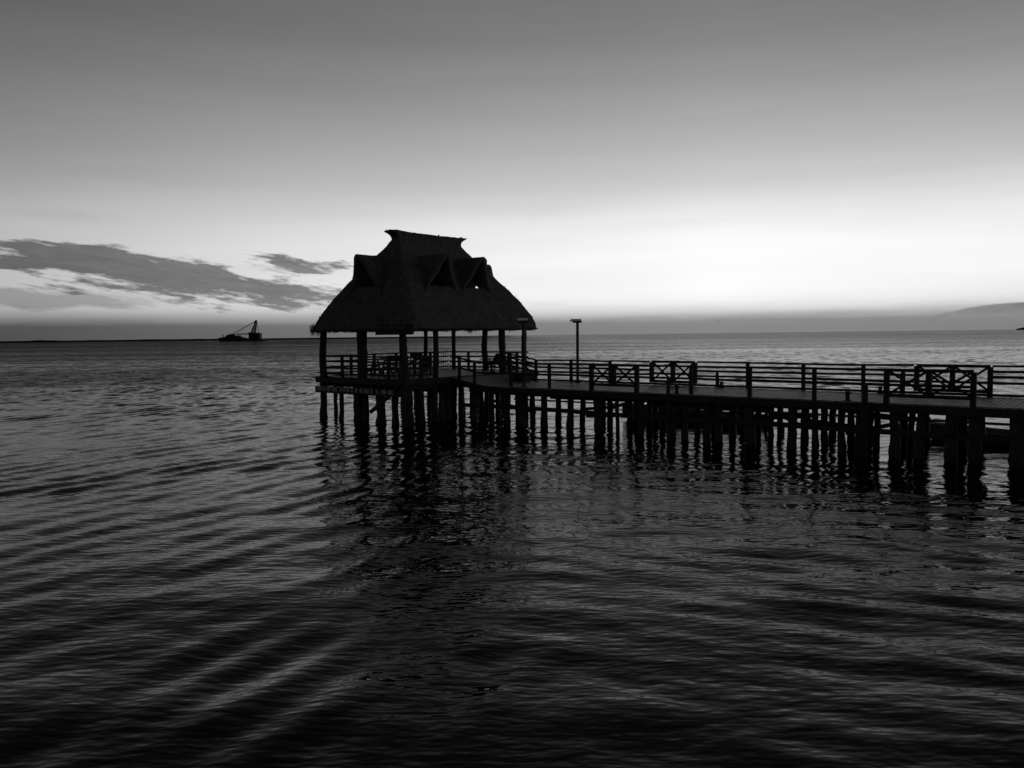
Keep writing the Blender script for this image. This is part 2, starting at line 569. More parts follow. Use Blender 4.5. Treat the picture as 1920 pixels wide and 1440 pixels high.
# a rough sea never reaches mirror reflectance toward the horizon
lim = mm('SUBTRACT', 1.0, mm('MULTIPLY', limw, mm('ADD', mm('ADD', 0.36, mm('MULTIPLY', offing, 0.10)), mm('MULTIPLY', band, 0.46))))
fac = mm('MULTIPLY', mm('MINIMUM', fre.outputs[0], lim), 0.68)
mixs = nd(t, 'ShaderNodeMixShader')
t.links.new(fac, mixs.inputs[0])
t.links.new(dif.outputs[0], mixs.inputs[1])
t.links.new(glo.outputs[0], mixs.inputs[2])
t.links.new(mixs.outputs[0], [n_ for n_ in t.nodes if n_.type == 'OUTPUT_MATERIAL'][0].inputs['Surface'])
me.materials.append(mw)

# ------------------------------------------------------------------ far shore
def land(name, pts, depth, label):
    """pts: (X, height) along a shoreline at distance Y; a low rounded ridge"""
    b = MB()
    n = len(pts)
    rows = []
    for k, (dy, hf) in enumerate(((0, 0.0), (2, 0.75), (12, 1.0), (depth, 0.8), (depth + 10, 0))):
        rows += [(x * (y + dy) / y, y + dy, max(h * hf, 0) - (0.5 if hf == 0 else 0)) for x, y, h in pts]
    fs = []
    for k in range(4):
        for i in range(n - 1):
            fs.append((k * n + i, k * n + i + 1, (k + 1) * n + i + 1, (k + 1) * n + i))
    b.add(rows, fs)
    return tag(b.build(name, M_LAND), label, 'land', kind='structure')


pts = []
Y = 1750.0
for i in range(0, 241):
    px = -420 + i * 5.6
    X = (px - 960) / F * Y
    h = 4.0 + 1.6 * mnoise.noise((px * 0.012, 3.0, 0)) + 0.7 * mnoise.noise((px * 0.06, 7.0, 0)) + 0.4 * mnoise.noise((px * 0.35, 1.0, 0))
    h += 1.3 * math.exp(-((px - 85) / 25.0) ** 2)
    h *= 1.0 - 0.35 * min(max((px - 250) / 500.0, 0), 1)
    h *= 1 - min(max((px - 850) / 74.0, 0), 1) * 0.9
    pts.append((X, Y, h))
land('shore', pts, 120, 'low dark wooded shore along the left horizon')
pts = []
Y = 4300.0
for i in range(0, 80):
    px = 1903 + i * 3.5
    X = (px - 960) / F * Y
    h = 4 + 26 * (1 - math.exp(-(px - 1903) / 30.0)) + 2.0 * mnoise.noise((px * 0.08, 2.0, 0)) + 1.0 * mnoise.noise((px * 0.3, 2.0, 0))
    pts.append((X, Y, h if i else 1.0))
land('headland', pts, 400, 'dark headland rising at the right end of the horizon')

# ------------------------------------------------------------------ pier
P_END = 24.0
P_RAMP0, P_RAMP1 = -6.05, -4.45
pier = thing('wooden_pier', 'long plank pier on many timber piles leading right from the thatched hut', 'pier', P(8, PW / 2, 0))


def planks(p0, p1, q0, q1, z, th=0.05, w=0.145, gap=0.02):
    b = MB()
    p = p0
    while p < p1 - 0.03:
        pw = min(w, p1 - p)
        j = random.uniform(-0.02, 0.03)
        j2 = random.uniform(-0.02, 0.03)
        dz = random.uniform(-0.005, 0.004)
        tilt = random.uniform(-0.003, 0.003)
        pa, pb_ = p + gap / 2, p + pw - gap / 2
        b.hexa([P(pa, q0 - j, z - th + dz), P(pb_, q0 - j, z - th + dz), P(pb_, q1 + j2, z - th + dz), P(pa, q1 + j2, z - th + dz),
                P(pa, q0 - j, z + dz + tilt), P(pb_, q0 - j, z + dz - tilt), P(pb_, q1 + j2, z + dz - tilt), P(pa, q1 + j2, z + dz + tilt)])
        p += w
    return b


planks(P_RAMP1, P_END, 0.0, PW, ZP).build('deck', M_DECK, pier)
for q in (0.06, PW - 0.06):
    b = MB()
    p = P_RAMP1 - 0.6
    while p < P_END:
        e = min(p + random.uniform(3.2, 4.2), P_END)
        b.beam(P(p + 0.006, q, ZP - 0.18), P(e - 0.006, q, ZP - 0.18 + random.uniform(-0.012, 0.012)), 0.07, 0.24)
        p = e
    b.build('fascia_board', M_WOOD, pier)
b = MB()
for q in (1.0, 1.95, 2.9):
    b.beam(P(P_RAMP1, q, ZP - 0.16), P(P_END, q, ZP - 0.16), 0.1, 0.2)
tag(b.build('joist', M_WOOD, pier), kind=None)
# far kick board
MB().beam(P(P_RAMP1, PW - 0.05, ZP + 0.06), P(P_END, PW - 0.05, ZP + 0.06), 0.06, 0.09).build('kick_board', M_WOOD, pier)


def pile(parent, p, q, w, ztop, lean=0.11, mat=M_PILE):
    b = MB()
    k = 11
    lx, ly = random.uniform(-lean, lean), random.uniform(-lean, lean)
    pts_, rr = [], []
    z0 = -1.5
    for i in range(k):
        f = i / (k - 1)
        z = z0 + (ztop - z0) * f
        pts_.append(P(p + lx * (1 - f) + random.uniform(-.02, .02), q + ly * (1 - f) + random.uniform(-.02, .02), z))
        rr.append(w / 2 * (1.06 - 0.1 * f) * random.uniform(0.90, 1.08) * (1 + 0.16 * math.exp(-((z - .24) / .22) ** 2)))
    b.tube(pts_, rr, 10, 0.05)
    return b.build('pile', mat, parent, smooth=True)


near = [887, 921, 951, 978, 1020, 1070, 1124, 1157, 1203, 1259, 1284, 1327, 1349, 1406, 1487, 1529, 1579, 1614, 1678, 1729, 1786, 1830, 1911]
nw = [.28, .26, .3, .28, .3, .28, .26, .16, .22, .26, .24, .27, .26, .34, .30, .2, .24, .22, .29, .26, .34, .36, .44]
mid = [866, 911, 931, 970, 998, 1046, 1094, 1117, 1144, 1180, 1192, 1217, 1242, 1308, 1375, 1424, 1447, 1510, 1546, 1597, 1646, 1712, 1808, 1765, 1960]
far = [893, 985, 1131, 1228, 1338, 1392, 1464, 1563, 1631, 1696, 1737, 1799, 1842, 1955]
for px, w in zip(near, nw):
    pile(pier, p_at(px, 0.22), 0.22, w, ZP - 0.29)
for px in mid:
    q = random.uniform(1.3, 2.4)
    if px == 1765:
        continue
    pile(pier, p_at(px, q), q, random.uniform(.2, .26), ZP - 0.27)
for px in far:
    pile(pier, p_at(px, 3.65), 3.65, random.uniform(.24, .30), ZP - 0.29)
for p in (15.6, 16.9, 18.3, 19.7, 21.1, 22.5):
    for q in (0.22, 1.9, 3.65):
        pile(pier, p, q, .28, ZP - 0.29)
# cap beams across the bents
for px in (921, 1020, 1124, 1203, 1284, 1349, 1406, 1487, 1579, 1678, 1786, 1911):
    pp = p_at(px, 0.22) + 0.2
    MB().beam(P(pp, 0.12, ZP - 0.31), P(pp + 0.06, PW - 0.12, ZP - 0.31), 0.13, 0.15).build('cap_beam', M_WOOD, pier)
# long low waling along the near piles, a thin rail above it
pts = [(-5.4, .88), (-1.0, .92), (3.0, .88), (7.0, .93), (10.2, .90), (14.0, .90), (18.0, .88)]
for (a, za), (c, zc) in zip(pts[:-1], pts[1:]):
    MB().beam(P(a - 0.15, 0.01, za), P(c + 0.15, 0.01, zc), 0.07, 0.17).build('lower_beam', M_WOOD, pier)
MB().beam(P(-2.5, 0.10, 1.27), P(5.5, 0.10, 1.29), 0.05, 0.065).build('thin_rail', M_WOOD, pier)
MB().beam(P(5.5, 0.10, 1.30), P(19, 0.10, 1.33), 0.05, 0.075).build('thin_rail', M_WOOD, pier)
for (a, za), (c, zc), h in (((1.0, .70), (5.4, 1.02), .13), ((5.6, 1.05), (8.0, .80), .12), ((6.9, .92), (9.9, 1.22), .15), ((9.6, 1.05), (11.3, .9), .2),
                            ((11.0, .72), (12.4, 1.10), .13), ((-4.2, 1.15), (-1.6, .7), .12)):
    MB().beam(P(a, 0.42, za), P(c, 0.46, zc), 0.05, h).build('brace', M_WOOD, pier)
for (a, za), (c, zc) in (((9.9, 1.2), (12.2, .95)), ((3.3, .6), (4.2, 1.1)), ((7.4, .92), (8.8, .92)), ((2.2, 1.05), (6.4, 1.05)), ((-3, 1.1), (2, 1.15))):
    MB().beam(P(a, 3.4, za), P(c, 3.4, zc), 0.05, 0.17).build('brace', M_WOOD, pier)

rb = random.Random(5)
for i in range(12):
    a = -3.0 + i * 1.3 + rb.uniform(-.3, .3)
    q = rb.uniform(1.2, 3.3)
    z0_, z1_ = rb.uniform(.75, 1.35), rb.uniform(.75, 1.35)
    MB().beam(P(a, q, z0_), P(a + rb.uniform(.9, 2.0), q + rb.uniform(-.4, .4), z1_), 0.05, rb.uniform(.08, .15)).build('brace', M_WOOD, pier)
for a, c, z, q in ((3.2, 6.4, 1.38, 2.0), (6.5, 9.6, 1.36, 2.1), (-4.2, 1.0, 1.36, 1.9)):
    MB().beam(P(a, q, z), P(c, q, z + .01), 0.09, 0.22).build('girder', M_WOOD, pier)

# ------------------------------------------------------------------ hut platform
HP0, HP1, HQ0, HQ1 = -12.20, -6.05, -2.95, 6.5
plat = thing('hut_platform', 'raised square plank platform on thick piles carrying the thatched hut', 'platform', P(-9.2, 1.7, 0))
planks(HP0, HP1, HQ0, HQ1, ZH).build('deck', M_DECK, plat)
for (a, c) in (((HP0, HQ0), (HP1, HQ0)), ((HP1, HQ0), (HP1, HQ1)), ((HP1, HQ1), (HP0, HQ1)), ((HP0, HQ1), (HP0, HQ0))):
    d = (P(*c) - P(*a)).normalized()
    MB().beam(P(*a, ZH - 0.10) - d * 0.0, P(*c, ZH - 0.10) - d * 0.06, 0.06, 0.28).build('edge_board', M_WOOD, plat)
# joist ends with pale gaps over the lower beam, near side
b = MB()
for p in np.arange(HP0 + 0.25, HP1, 0.52):
    b.beam(P(p + random.uniform(-.08, .08), HQ0 + 0.08, ZH - 0.33), P(p, HQ1 - 0.1, ZH - 0.33), random.uniform(.07, .13), 0.17)
b.build('joist', M_WOOD, plat)
for q in (HQ0 + 0.05, 0.0, 3.3, HQ1 - 0.1):
    MB().beam(P(HP0 - 0.04, q, ZH - 0.57), P(HP1 - 0.1, q, ZH - 0.57), 0.16, 0.30).build('lower_beam', M_WOOD, plat)
p = HP0 + 0.15
while p < HP1 - 0.5:
    L = random.choice((0.14, 0.2, 0.3, 0.34))
    MB().box(P(p + L / 2, HQ0 - 0.055, ZH - 0.52), (L, 0.03, 0.20), AX).build('fender_block', M_DECK, plat)
    p += L + random.choice((0.1, 0.14, 0.22))
for px, w, q in ((606, .33, -2.62), (628, .2, -1.2), (639, .22, -2.5), (668, .38, -2.55), (683, .36, -2.3), (713, .42, -2.5), (740, .32, -2.4), (757, .30, -2.75),
                 (765, .4, -2.5), (782, .2, 0.4), (797, .3, -1.8), (813, .34, -0.8), (826, .28, -0.2), (838, .3, 0.2), (850, .3, 1.0)):
    pile(plat, min(p_at(px, q), HP1 - 0.2), q, w, ZH - 0.30, 0.08)
for p in (-12.1, -10.2, -8.3, -6.4):
    for q in (1.0, 2.4, 3.6, 6.2):
        pile(plat, p + random.uniform(-.2, .2), q, .27, ZH - 0.4, 0.08)
MB().beam(P(-8.6, HQ0 + 0.25, 0.6), P(-7.2, HQ0 + 0.25, 1.45), 0.07, 0.18).build('brace', M_WOOD, plat)

# ramp between the platform and the pier
ramp_t = thing('access_ramp', 'short sloping plank ramp between the hut platform and the pier', 'ramp', P(-5.25, PW / 2, ZP))
b = MB()
k = 11
for i in range(k):
    f0, f1 = i / k, (i + 1) / k
    a = P_RAMP0 + 0.01 + (P_RAMP1 - P_RAMP0 - 0.02) * f0
    c = P_RAMP0 + 0.01 + (P_RAMP1 - P_RAMP0 - 0.02) * f1 - 0.01
    za, zc = ZH + (ZP - ZH) * f0, ZH + (ZP - ZH) * f1
    b.hexa([P(a, 0.0, za - .05), P(c, 0.0, zc - .05), P(c, PW, zc - .05), P(a, PW, za - .05), P(a, 0.0, za), P(c, 0.0, zc), P(c, PW, zc), P(a, PW, za)])
b.build('planks', M_DECK, ramp_t)
for q in (-0.035, PW + 0.035):
    MB().beam(P(P_RAMP0 + 0.03, q, ZH - 0.14), P(P_RAMP1 + 0.5, q, ZP - 0.17), 0.06, 0.26).build('stringer', M_WOOD, ramp_t)

# ------------------------------------------------------------------ railings
def railing(label, pts, rails, posts, rw=0.05, rh=0.085, pw=0.125, ptop=1.03, foot=0.0, group='plank railings of the pier and platform'):
    """pts: (p, q, z) polyline; rails: heights; posts: list of (p, q, z)"""
    c = P(*pts[len(pts) // 2])
    o = thing('railing', label, 'railing', c, group)
    for h in rails:
        b = MB()
        for a, d in zip(pts[:-1], pts[1:]):
            L_ = math.hypot(a[0] - d[0], a[1] - d[1])
            ks_ = max(1, int(L_ / 1.5))
            js = [random.uniform(-.016, .016) for _ in range(ks_ + 1)]
            hh = (rh if h < 0.95 else rh * 0.85) * random.uniform(.92, 1.1)
            for i_ in range(ks_):
                f0_, f1_ = i_ / ks_, (i_ + 1) / ks_
                b.beam(P(*(a[q_] + (d[q_] - a[q_]) * f0_ + (h + js[i_] if q_ == 2 else 0) for q_ in range(3))),
                       P(*(a[q_] + (d[q_] - a[q_]) * f1_ + (h + js[i_ + 1] if q_ == 2 else 0) for q_ in range(3))), rw, hh)
        b.build('rail', M_WOOD, o)
    for a in posts:
        w = a[3] if len(a) > 3 else pw
        b = MB()
        b.beam(P(a[0], a[1], a[2] - foot), P(a[0] + random.uniform(-.012, .012), a[1], a[2] + ptop), w, w)
        b.build('post', M_WOOD, o)
    return o


QN, QF = 0.06, PW - 0.06
NR = (1.0, 0.56)
FR = (1.0, .83, .655, .445)


def pn(px):
    return p_at(px, QN)


def pf(px):
    return p_at(px, QF)


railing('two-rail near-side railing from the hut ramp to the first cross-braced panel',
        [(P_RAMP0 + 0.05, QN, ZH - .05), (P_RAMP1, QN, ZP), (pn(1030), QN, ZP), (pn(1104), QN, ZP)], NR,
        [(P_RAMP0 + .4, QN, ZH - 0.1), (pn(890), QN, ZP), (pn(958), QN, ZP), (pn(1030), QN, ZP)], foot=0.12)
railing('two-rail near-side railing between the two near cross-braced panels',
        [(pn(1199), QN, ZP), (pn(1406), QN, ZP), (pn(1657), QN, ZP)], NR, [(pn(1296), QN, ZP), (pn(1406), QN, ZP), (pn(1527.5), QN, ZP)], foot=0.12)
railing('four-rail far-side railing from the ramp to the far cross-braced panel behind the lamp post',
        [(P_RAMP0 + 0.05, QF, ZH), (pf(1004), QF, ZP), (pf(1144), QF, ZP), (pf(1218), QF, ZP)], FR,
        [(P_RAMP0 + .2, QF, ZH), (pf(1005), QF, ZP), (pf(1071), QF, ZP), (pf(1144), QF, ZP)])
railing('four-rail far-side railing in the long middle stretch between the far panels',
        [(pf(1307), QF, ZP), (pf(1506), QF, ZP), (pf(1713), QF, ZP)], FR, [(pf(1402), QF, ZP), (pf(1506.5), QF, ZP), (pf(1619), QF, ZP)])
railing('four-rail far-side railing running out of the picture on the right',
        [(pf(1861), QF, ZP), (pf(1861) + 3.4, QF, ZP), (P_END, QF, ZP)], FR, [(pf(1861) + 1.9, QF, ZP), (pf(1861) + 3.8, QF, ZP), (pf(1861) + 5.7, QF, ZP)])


def xpanel(label, p0, p1, q, zb, zt, legs=(), rail=None):
    o = thing('cross_braced_panel', label, 'railing panel', P((p0 + p1) / 2, q, ZP), 'cross-braced panels in the pier railings')
    pm = (p0 + p1) / 2
    for i, p in enumerate((p0, pm, p1)):
        lo = ZP - 0.12 if i in legs else ZP + zb - .05
        MB().beam(P(p, q, lo + (0.0)), P(p, q, ZP + zt - 0.02), 0.18 if i in legs else 0.20, 0.15).build('post', M_WOOD, o)
    for z, h in ((zb, .11), (zt, .10)) + (((rail, .085),) if rail else ()):
        MB().beam(P(p0, q, ZP + z), P(p1, q, ZP + z), 0.06, h).build('rail', M_WOOD, o)
    for a, c in ((p0, pm), (pm, p1)):
        MB().beam(P(a + .06, q - .02, ZP + zb + .04), P(c - .06, q - .02, ZP + zt - .03), 0.04, 0.072).build('diagonal_brace', M_WOOD, o)
        MB().beam(P(a + .06, q + .025, ZP + zt - .03), P(c - .06, q + .025, ZP + zb + .04), 0.04, 0.072).build('diagonal_brace', M_WOOD, o)
    return o


xpanel('double cross-braced panel on the near pier edge just right of the lamp post', pn(1109), pn(1194), QN, 0.23, 1.0, (0, 2), 0.55)
xpanel('large double cross-braced panel on the near pier edge at the right', pn(1663), pn(1826), QN, 0.23, 1.0, (0, 2), 0.55)
xpanel('double cross-braced panel in the far railing with a mooring pile before it', pf(1222), pf(1303), QF, 0.17, 1.0, (), 0.50)
xpanel('double cross-braced panel in the far railing behind the large near one', pf(1719), pf(1857), QF, 0.17, 1.0, (2,), 0.46)

# railings round the hut platform
CP0, CP1 = -11.98, -6.39            # column rows along p
CQ = dict(A=-2.64, far=5.95)
HR = (1.0, .745, .455, .18)
e = 0.12
railing('four-rail railing between the columns on the hut end nearest the camera', [(CP0, -2.72, ZH), (-9.2, -2.72, ZH), (CP1 - 0.1, -2.72, ZH)], HR,
        [(p_at(642, -2.72), -2.72, ZH), (p_at(728, -2.72), -2.72, ZH)])
railing('four-rail railing along the seaward left side of the hut platform', [(CP0 - .12, -2.6, ZH), (CP0 - .12, 1.5, ZH), (CP0 - .12, 6.0, ZH)], HR,
        [(CP0 - .12, q, ZH) for q in (-.9, .6, 2.1, 3.4, 4.6)])
railing('four-rail railing across the far end of the hut platform', [(CP0 - .1, 6.1, ZH), (-9.2, 6.1, ZH), (CP1, 6.1, ZH)], HR,
        [(-10.6, 6.1, ZH), (p_at(879, 6.1), 6.1, ZH), (-7.6, 6.1, ZH)])
railing('short four-rail railing between hut columns left of the ramp', [(CP1 + .12, -2.5, ZH), (CP1 + .12, -0.85, ZH)], HR, [(CP1 + .12, -1.75, ZH)])
railing('short four-rail railing between hut columns beyond the ramp', [(CP1 + .12, 4.15, ZH), (CP1 + .12, 5.85, ZH)], HR, [(CP1 + .12, 5.0, ZH)])

# ------------------------------------------------------------------ the thatched hut
hut = thing('palapa_hut', 'open-sided palapa hut with a steep thatched hip roof and dormers on trunk columns', 'hut', P(-9.1, 1.5, ZH))


def column(p, q, r, ztop, bend=0.06, flare=0.0, knots=0):
    b = MB()
    k = 16
    ph1, ph2 = random.uniform(0, 6), random.uniform(0, 6)
    pts_, rr = [], []
    for i in range(k):
        f = i / (k - 1)
        z = ZH + (ztop - ZH) * f
        env_ = math.sin(math.pi * min(f * 1.1, 1))
        pts_.append(P(p + bend * math.sin(f * 4 + ph1) * env_, q + bend * math.sin(f * 3.3 + ph2) * env_, z))
        x = r * (1.0 - 0.08 * f) * random.uniform(.93, 1.08) * (1 + flare * math.exp(-f * 6))
        rr.append(x)
    b.tube(pts_, rr, 12, 0.07)
    return b.build('column', M_TRUNK, hut, smooth=True)


ZT = 5.0
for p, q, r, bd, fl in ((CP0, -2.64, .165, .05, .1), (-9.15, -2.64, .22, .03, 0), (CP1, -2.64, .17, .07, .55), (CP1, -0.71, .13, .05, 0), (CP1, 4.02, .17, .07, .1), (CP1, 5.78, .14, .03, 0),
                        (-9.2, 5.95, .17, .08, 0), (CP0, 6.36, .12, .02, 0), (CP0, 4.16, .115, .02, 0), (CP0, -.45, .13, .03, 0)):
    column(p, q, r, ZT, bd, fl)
# wall plates on the column heads
for a, c in (((CP0, -2.9), (CP0, 6.4)), ((CP1, -2.9), (CP1, 6.2))):
    MB().tube([P(*a, 4.58), P((a[0] + c[0]) / 2, (a[1] + c[1]) / 2, 4.60), P(*c, 4.58)], .09, 8, .05).build('wall_plate', M_TRUNK, hut, smooth=True)
for a, c in (((CP0 - .2, -2.64), (CP1 + .2, -2.64)), ((CP0 - .2, 5.95), (CP1 + .2, 5.95))):
    MB().tube([P(*a, 4.74), P((a[0] + c[0]) / 2, (a[1] + c[1]) / 2, 4.75), P(*c, 4.74)], .085, 8, .05).build('wall_plate', M_TRUNK, hut, smooth=True)

# roof: local a along N (q), b along U (p), about the middle of the roof
RP, RQ = -9.0, 1.5
Z_EAVE, Z_NECK = 4.30, 8.58
PROF = [(0, 1.0), (.06, .985), (.16, .925), (.26, .84), (.45, .64), (.62, .45), (.8, .235), (.93, .07), (1, 0)]
A0, A1, B0, B1 = 2.12, 4.5, .27, 3.5


def tprof(f):
    for (f0, t0), (f1, t1) in zip(PROF[:-1], PROF[1:]):
        if f <= f1:
            x = (f - f0) / (f1 - f0)
            return t0 + (t1 - t0) * x
    return 0.0


def RPt(a, b_, z):
    return P(RP + b_, RQ + a, z)


def rounded_rect(a, b_, r, n):
    """n points round a rectangle of half sizes a, b with corner radius r, equally spaced by share per side"""
    r = min(r, a * .9, b_ * .9)
    out = []
    segs = [((a, -b_ + r), (a, b_ - r)), ((a - r, b_ - r), 0), ((a - r, b_), (-a + r, b_)), ((-a + r, b_ - r), 90), ((-a, b_ - r), (-a, -b_ + r)), ((-a + r, -b_ + r), 180),
            ((-a + r, -b_), (a - r, -b_)), ((a - r, -b_ + r), 270)]
    ns, nl, nc = n
    for s_ in segs:
        if isinstance(s_[1], tuple):
            cnt = ns if abs(s_[0][0] - s_[1][0]) < 1e-6 else nl
            for i in range(cnt):
                f = i / cnt
                out.append((s_[0][0] + (s_[1][0] - s_[0][0]) * f, s_[0][1] + (s_[1][1] - s_[0][1]) * f))
        else:
            for i in range(nc):
                an = R(s_[1] + 90.0 * i / nc)
                out.append((s_[0][0] + r * math.cos(an), s_[0][1] + r * math.sin(an)))
    return out


# dormers: (side axis, centre along the face, sign)
WD, ZB, ZA = 0.80, 6.28, 7.62
DORM = [('b', -1.5, 1), ('b', 0.92, 1), ('b', 0.92, -1), ('a', -0.35, -1), ('a', 0.35, 1)]


def in_hole(a, b_, z, mrg=0.9):
    for ax_, c_, sg in DORM:
        s_ = (a if ax_ == 'b' else b_) - c_
        o_ = (b_ if ax_ == 'b' else a) * sg
        lim = 0.5 if ax_ == 'b' else 2.2
        if o_ > lim and ZB + 0.02 < z < ZA - 0.18 and abs(s_) < WD * mrg * (1 - (z - ZB) / (ZA - ZB)):
            return True
    return False


NSEG = (44, 60, 7)
ROWS = 46


def roof_layer(shrink, dz, jit):
    rows = []
    for i in range(ROWS):
        f = i / (ROWS - 1)
        tt = tprof(f)
        a = A0 + (A1 - A0) * tt - shrink
        b_ = max(B0 + (B1 - B0) * tt - shrink, 0.05)
        z = Z_EAVE + (Z_NECK - Z_EAVE) * f + dz
        ring = []
        for (x, y) in rounded_rect(a, b_, 0.14 + 0.30 * tt, NSEG):
            nn = mnoise.noise((x * 1.3, y * 1.3, z * 1.6)) * 0.6 + mnoise.noise((x * 4.5, y * 4.5, z * 2.5)) * 0.4
            g = 1 + jit * nn / max(math.hypot(x, y), .6)
            zz = z
            if i == 0:
                zz += 0.06 * mnoise.noise((x * 2.2, y * 2.2, 5)) + 0.04 * mnoise.noise((x * 8, y * 8, 5))
            ring.append((x * g, y * g, zz))
        rows.append(ring)
    return rows


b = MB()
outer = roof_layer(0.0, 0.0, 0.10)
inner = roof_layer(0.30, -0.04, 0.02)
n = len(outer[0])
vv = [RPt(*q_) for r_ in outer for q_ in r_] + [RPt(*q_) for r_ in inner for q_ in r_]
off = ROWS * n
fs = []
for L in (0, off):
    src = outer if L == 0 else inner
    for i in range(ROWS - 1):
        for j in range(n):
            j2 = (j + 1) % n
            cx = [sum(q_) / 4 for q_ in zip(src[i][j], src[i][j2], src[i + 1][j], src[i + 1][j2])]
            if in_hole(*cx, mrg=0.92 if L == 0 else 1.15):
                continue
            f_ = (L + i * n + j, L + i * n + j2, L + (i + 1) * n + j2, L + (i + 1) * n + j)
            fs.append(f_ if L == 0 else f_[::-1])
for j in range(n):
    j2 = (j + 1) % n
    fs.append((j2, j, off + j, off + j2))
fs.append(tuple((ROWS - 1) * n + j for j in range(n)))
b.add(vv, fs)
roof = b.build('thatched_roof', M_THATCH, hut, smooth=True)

# ridge cap: flares outward to the top and turns up at its ends
b = MB()
lv = [(8.46, A0 + .02, B0 + .06), (8.60, A0 - .02, B0 + .03), (8.74, A0 + .08, B0 + .01), (8.83, A0 + .27, B0 + .03), (8.90, A0 + .43, B0 + .06), (8.93, A0 + .44, B0 + .03)]
rings = []
for z, a, b_ in lv:
    ring = []
    for (x, y) in rounded_rect(a, b_, .07, (8, 46, 2)):
        sag = ((-.02 if x < 0 else .07) * (abs(x) / 2.5) ** 2) * max(0, (z - 8.5) / .5)
        bump_ = .06 * math.exp(-((x + 2.3) / .45) ** 2) * (1 if y > 0 else .2) * max(0, (z - 8.5) / .5)
        sag += bump_
        jz = 0.035 * mnoise.noise((x * 6, y * 6, 2.0)) if z > 8.9 else 0
        g = 0.03 * mnoise.noise((x * 4, y * 4, z * 4))
        ring.append(RPt(x + (g if abs(x) > a - .1 else 0), y + g, z + sag + jz))
    rings.append(ring)
n = len(rings[0])
fs = []
for i in range(len(rings) - 1):
    for j in range(n):
        j2 = (j + 1) % n
        fs.append((i * n + j, i * n + j2, (i + 1) * n + j2, (i + 1) * n + j))
fs.append(tuple((len(rings) - 1) * n + j for j in range(n)))
b.add([q_ for r_ in rings for q_ in r_], fs)
cap = b.build('ridge_cap', M_THATCH, roof)
for a, b_, h in ((-2.5, -.2, .11), (-2.1, .2, .07), (.75, 0, .13), (2.3, .1, .08), (2.45, -.1, .1)):
    zz = 8.92 + (-.02 if a < 0 else .07) * (abs(a) / 2.5) ** 2 - .03
    MB().tube([RPt(a, b_, zz), RPt(a + .02, b_, zz + h * .7), RPt(a + .05, b_ + .01, zz + h)], [.035, .028, .04], 7).build('ridge_peg', M_TRUNK, roof)


def dormer(ax_, c_, sg):
    """tent-shaped thatch hood over a triangular opening; s across, o outward"""
    face = (B0 + (B1 - B0) * tprof((ZB - Z_EAVE) / (Z_NECK - Z_EAVE))) if ax_ == 'b' else (A0 + (A1 - A0) * tprof((ZB - Z_EAVE) / (Z_NECK - Z_EAVE)))
    H = ZA - ZB
    th = 0.17
    prof_o = [(-WD - .52, -.42), (-WD - .32, -.16), (-WD - .15, .12), (-WD * .74, H * .46), (-WD * .46, H * .80), (-.26, H * .99), (-.12, H * 1.08), (0, H * 1.10)]
    prof_o = prof_o + [(-x, y) for x, y in prof_o[-2::-1]]
    prof_i = [(-WD - .32, -.42), (-WD - .08, -.16), (-WD + .06, .05), (-WD * .52, H * .42), (-WD * .26, H * .72), (-.10, H * .88), (-.05, H * .91), (0, H * .92)]
    prof_i = prof_i + [(-x, y) for x, y in prof_i[-2::-1]]
    K = 9
    npf = len(prof_o)
    b = MB()
    vv, fs = [], []
    for prf in (prof_o, prof_i):
        for k_ in range(K):
            f = k_ / (K - 1)
            for (s_, h_) in prf:
                lean = 0.40 * max(h_, -.3) / H
                # the feet follow the roof slope outward
                fz_ = min(max((ZB + h_ - Z_EAVE) / (Z_NECK - Z_EAVE), 0), 1)
                o_in = (B0 + (B1 - B0) * tprof(fz_) if ax_ == 'b' else A0 + (A1 - A0) * tprof(fz_)) - .32
                out = o_in + (face + .10 + lean - o_in) * f
                if h_ < 0:
                    out += -h_ * 0.75 * f
                nn = 0.05 * mnoise.noise((s_ * 3 + c_ * 7, out * 3, h_ * 3 + sg))
                sq = 1.0 - 0.10 * (1 - f)
                S, O, Z = c_ + s_ * sq + nn, out + nn, ZB + h_ + nn * 0.6
                vv.append(RPt(S, O * sg, Z) if ax_ == 'b' else RPt(O * sg, S, Z))
    for L in (0, 1):
        o_ = L * K * npf
        for k_ in range(K - 1):
            for j in range(npf - 1):
                q4 = (o_ + k_ * npf + j, o_ + k_ * npf + j + 1, o_ + (k_ + 1) * npf + j + 1, o_ + (k_ + 1) * npf + j)
                fs.append(q4 if L == 0 else q4[::-1])
    e_ = (K - 1) * npf
    for j in range(npf - 1):
        fs.append((e_ + j, e_ + j + 1, K * npf + e_ + j + 1, K * npf + e_ + j))
    b.add(vv, fs)
    return b.build('dormer', M_THATCH, roof, smooth=True)


for d_ in DORM:
    dormer(*d_)

# ragged fringe along the eaves
b = MB()


def strand(a, b_, z, L, sp=0.3, w=.022):
    da, db = random.uniform(-sp, sp) * L, random.uniform(-sp, sp) * L
    t0 = random.uniform(0, 3.14)
    p0 = Vector((a, b_, z))
    tip = RPt(a + da, b_ + db, z - L)
    vs3 = [RPt(a + w * math.cos(t0 + k_ * 2.094), b_ + w * math.sin(t0 + k_ * 2.094), z + .05) for k_ in range(3)] + [tip]
    b.add(vs3, [(0, 1, 3), (1, 2, 3), (2, 0, 3), (2, 1, 0)])


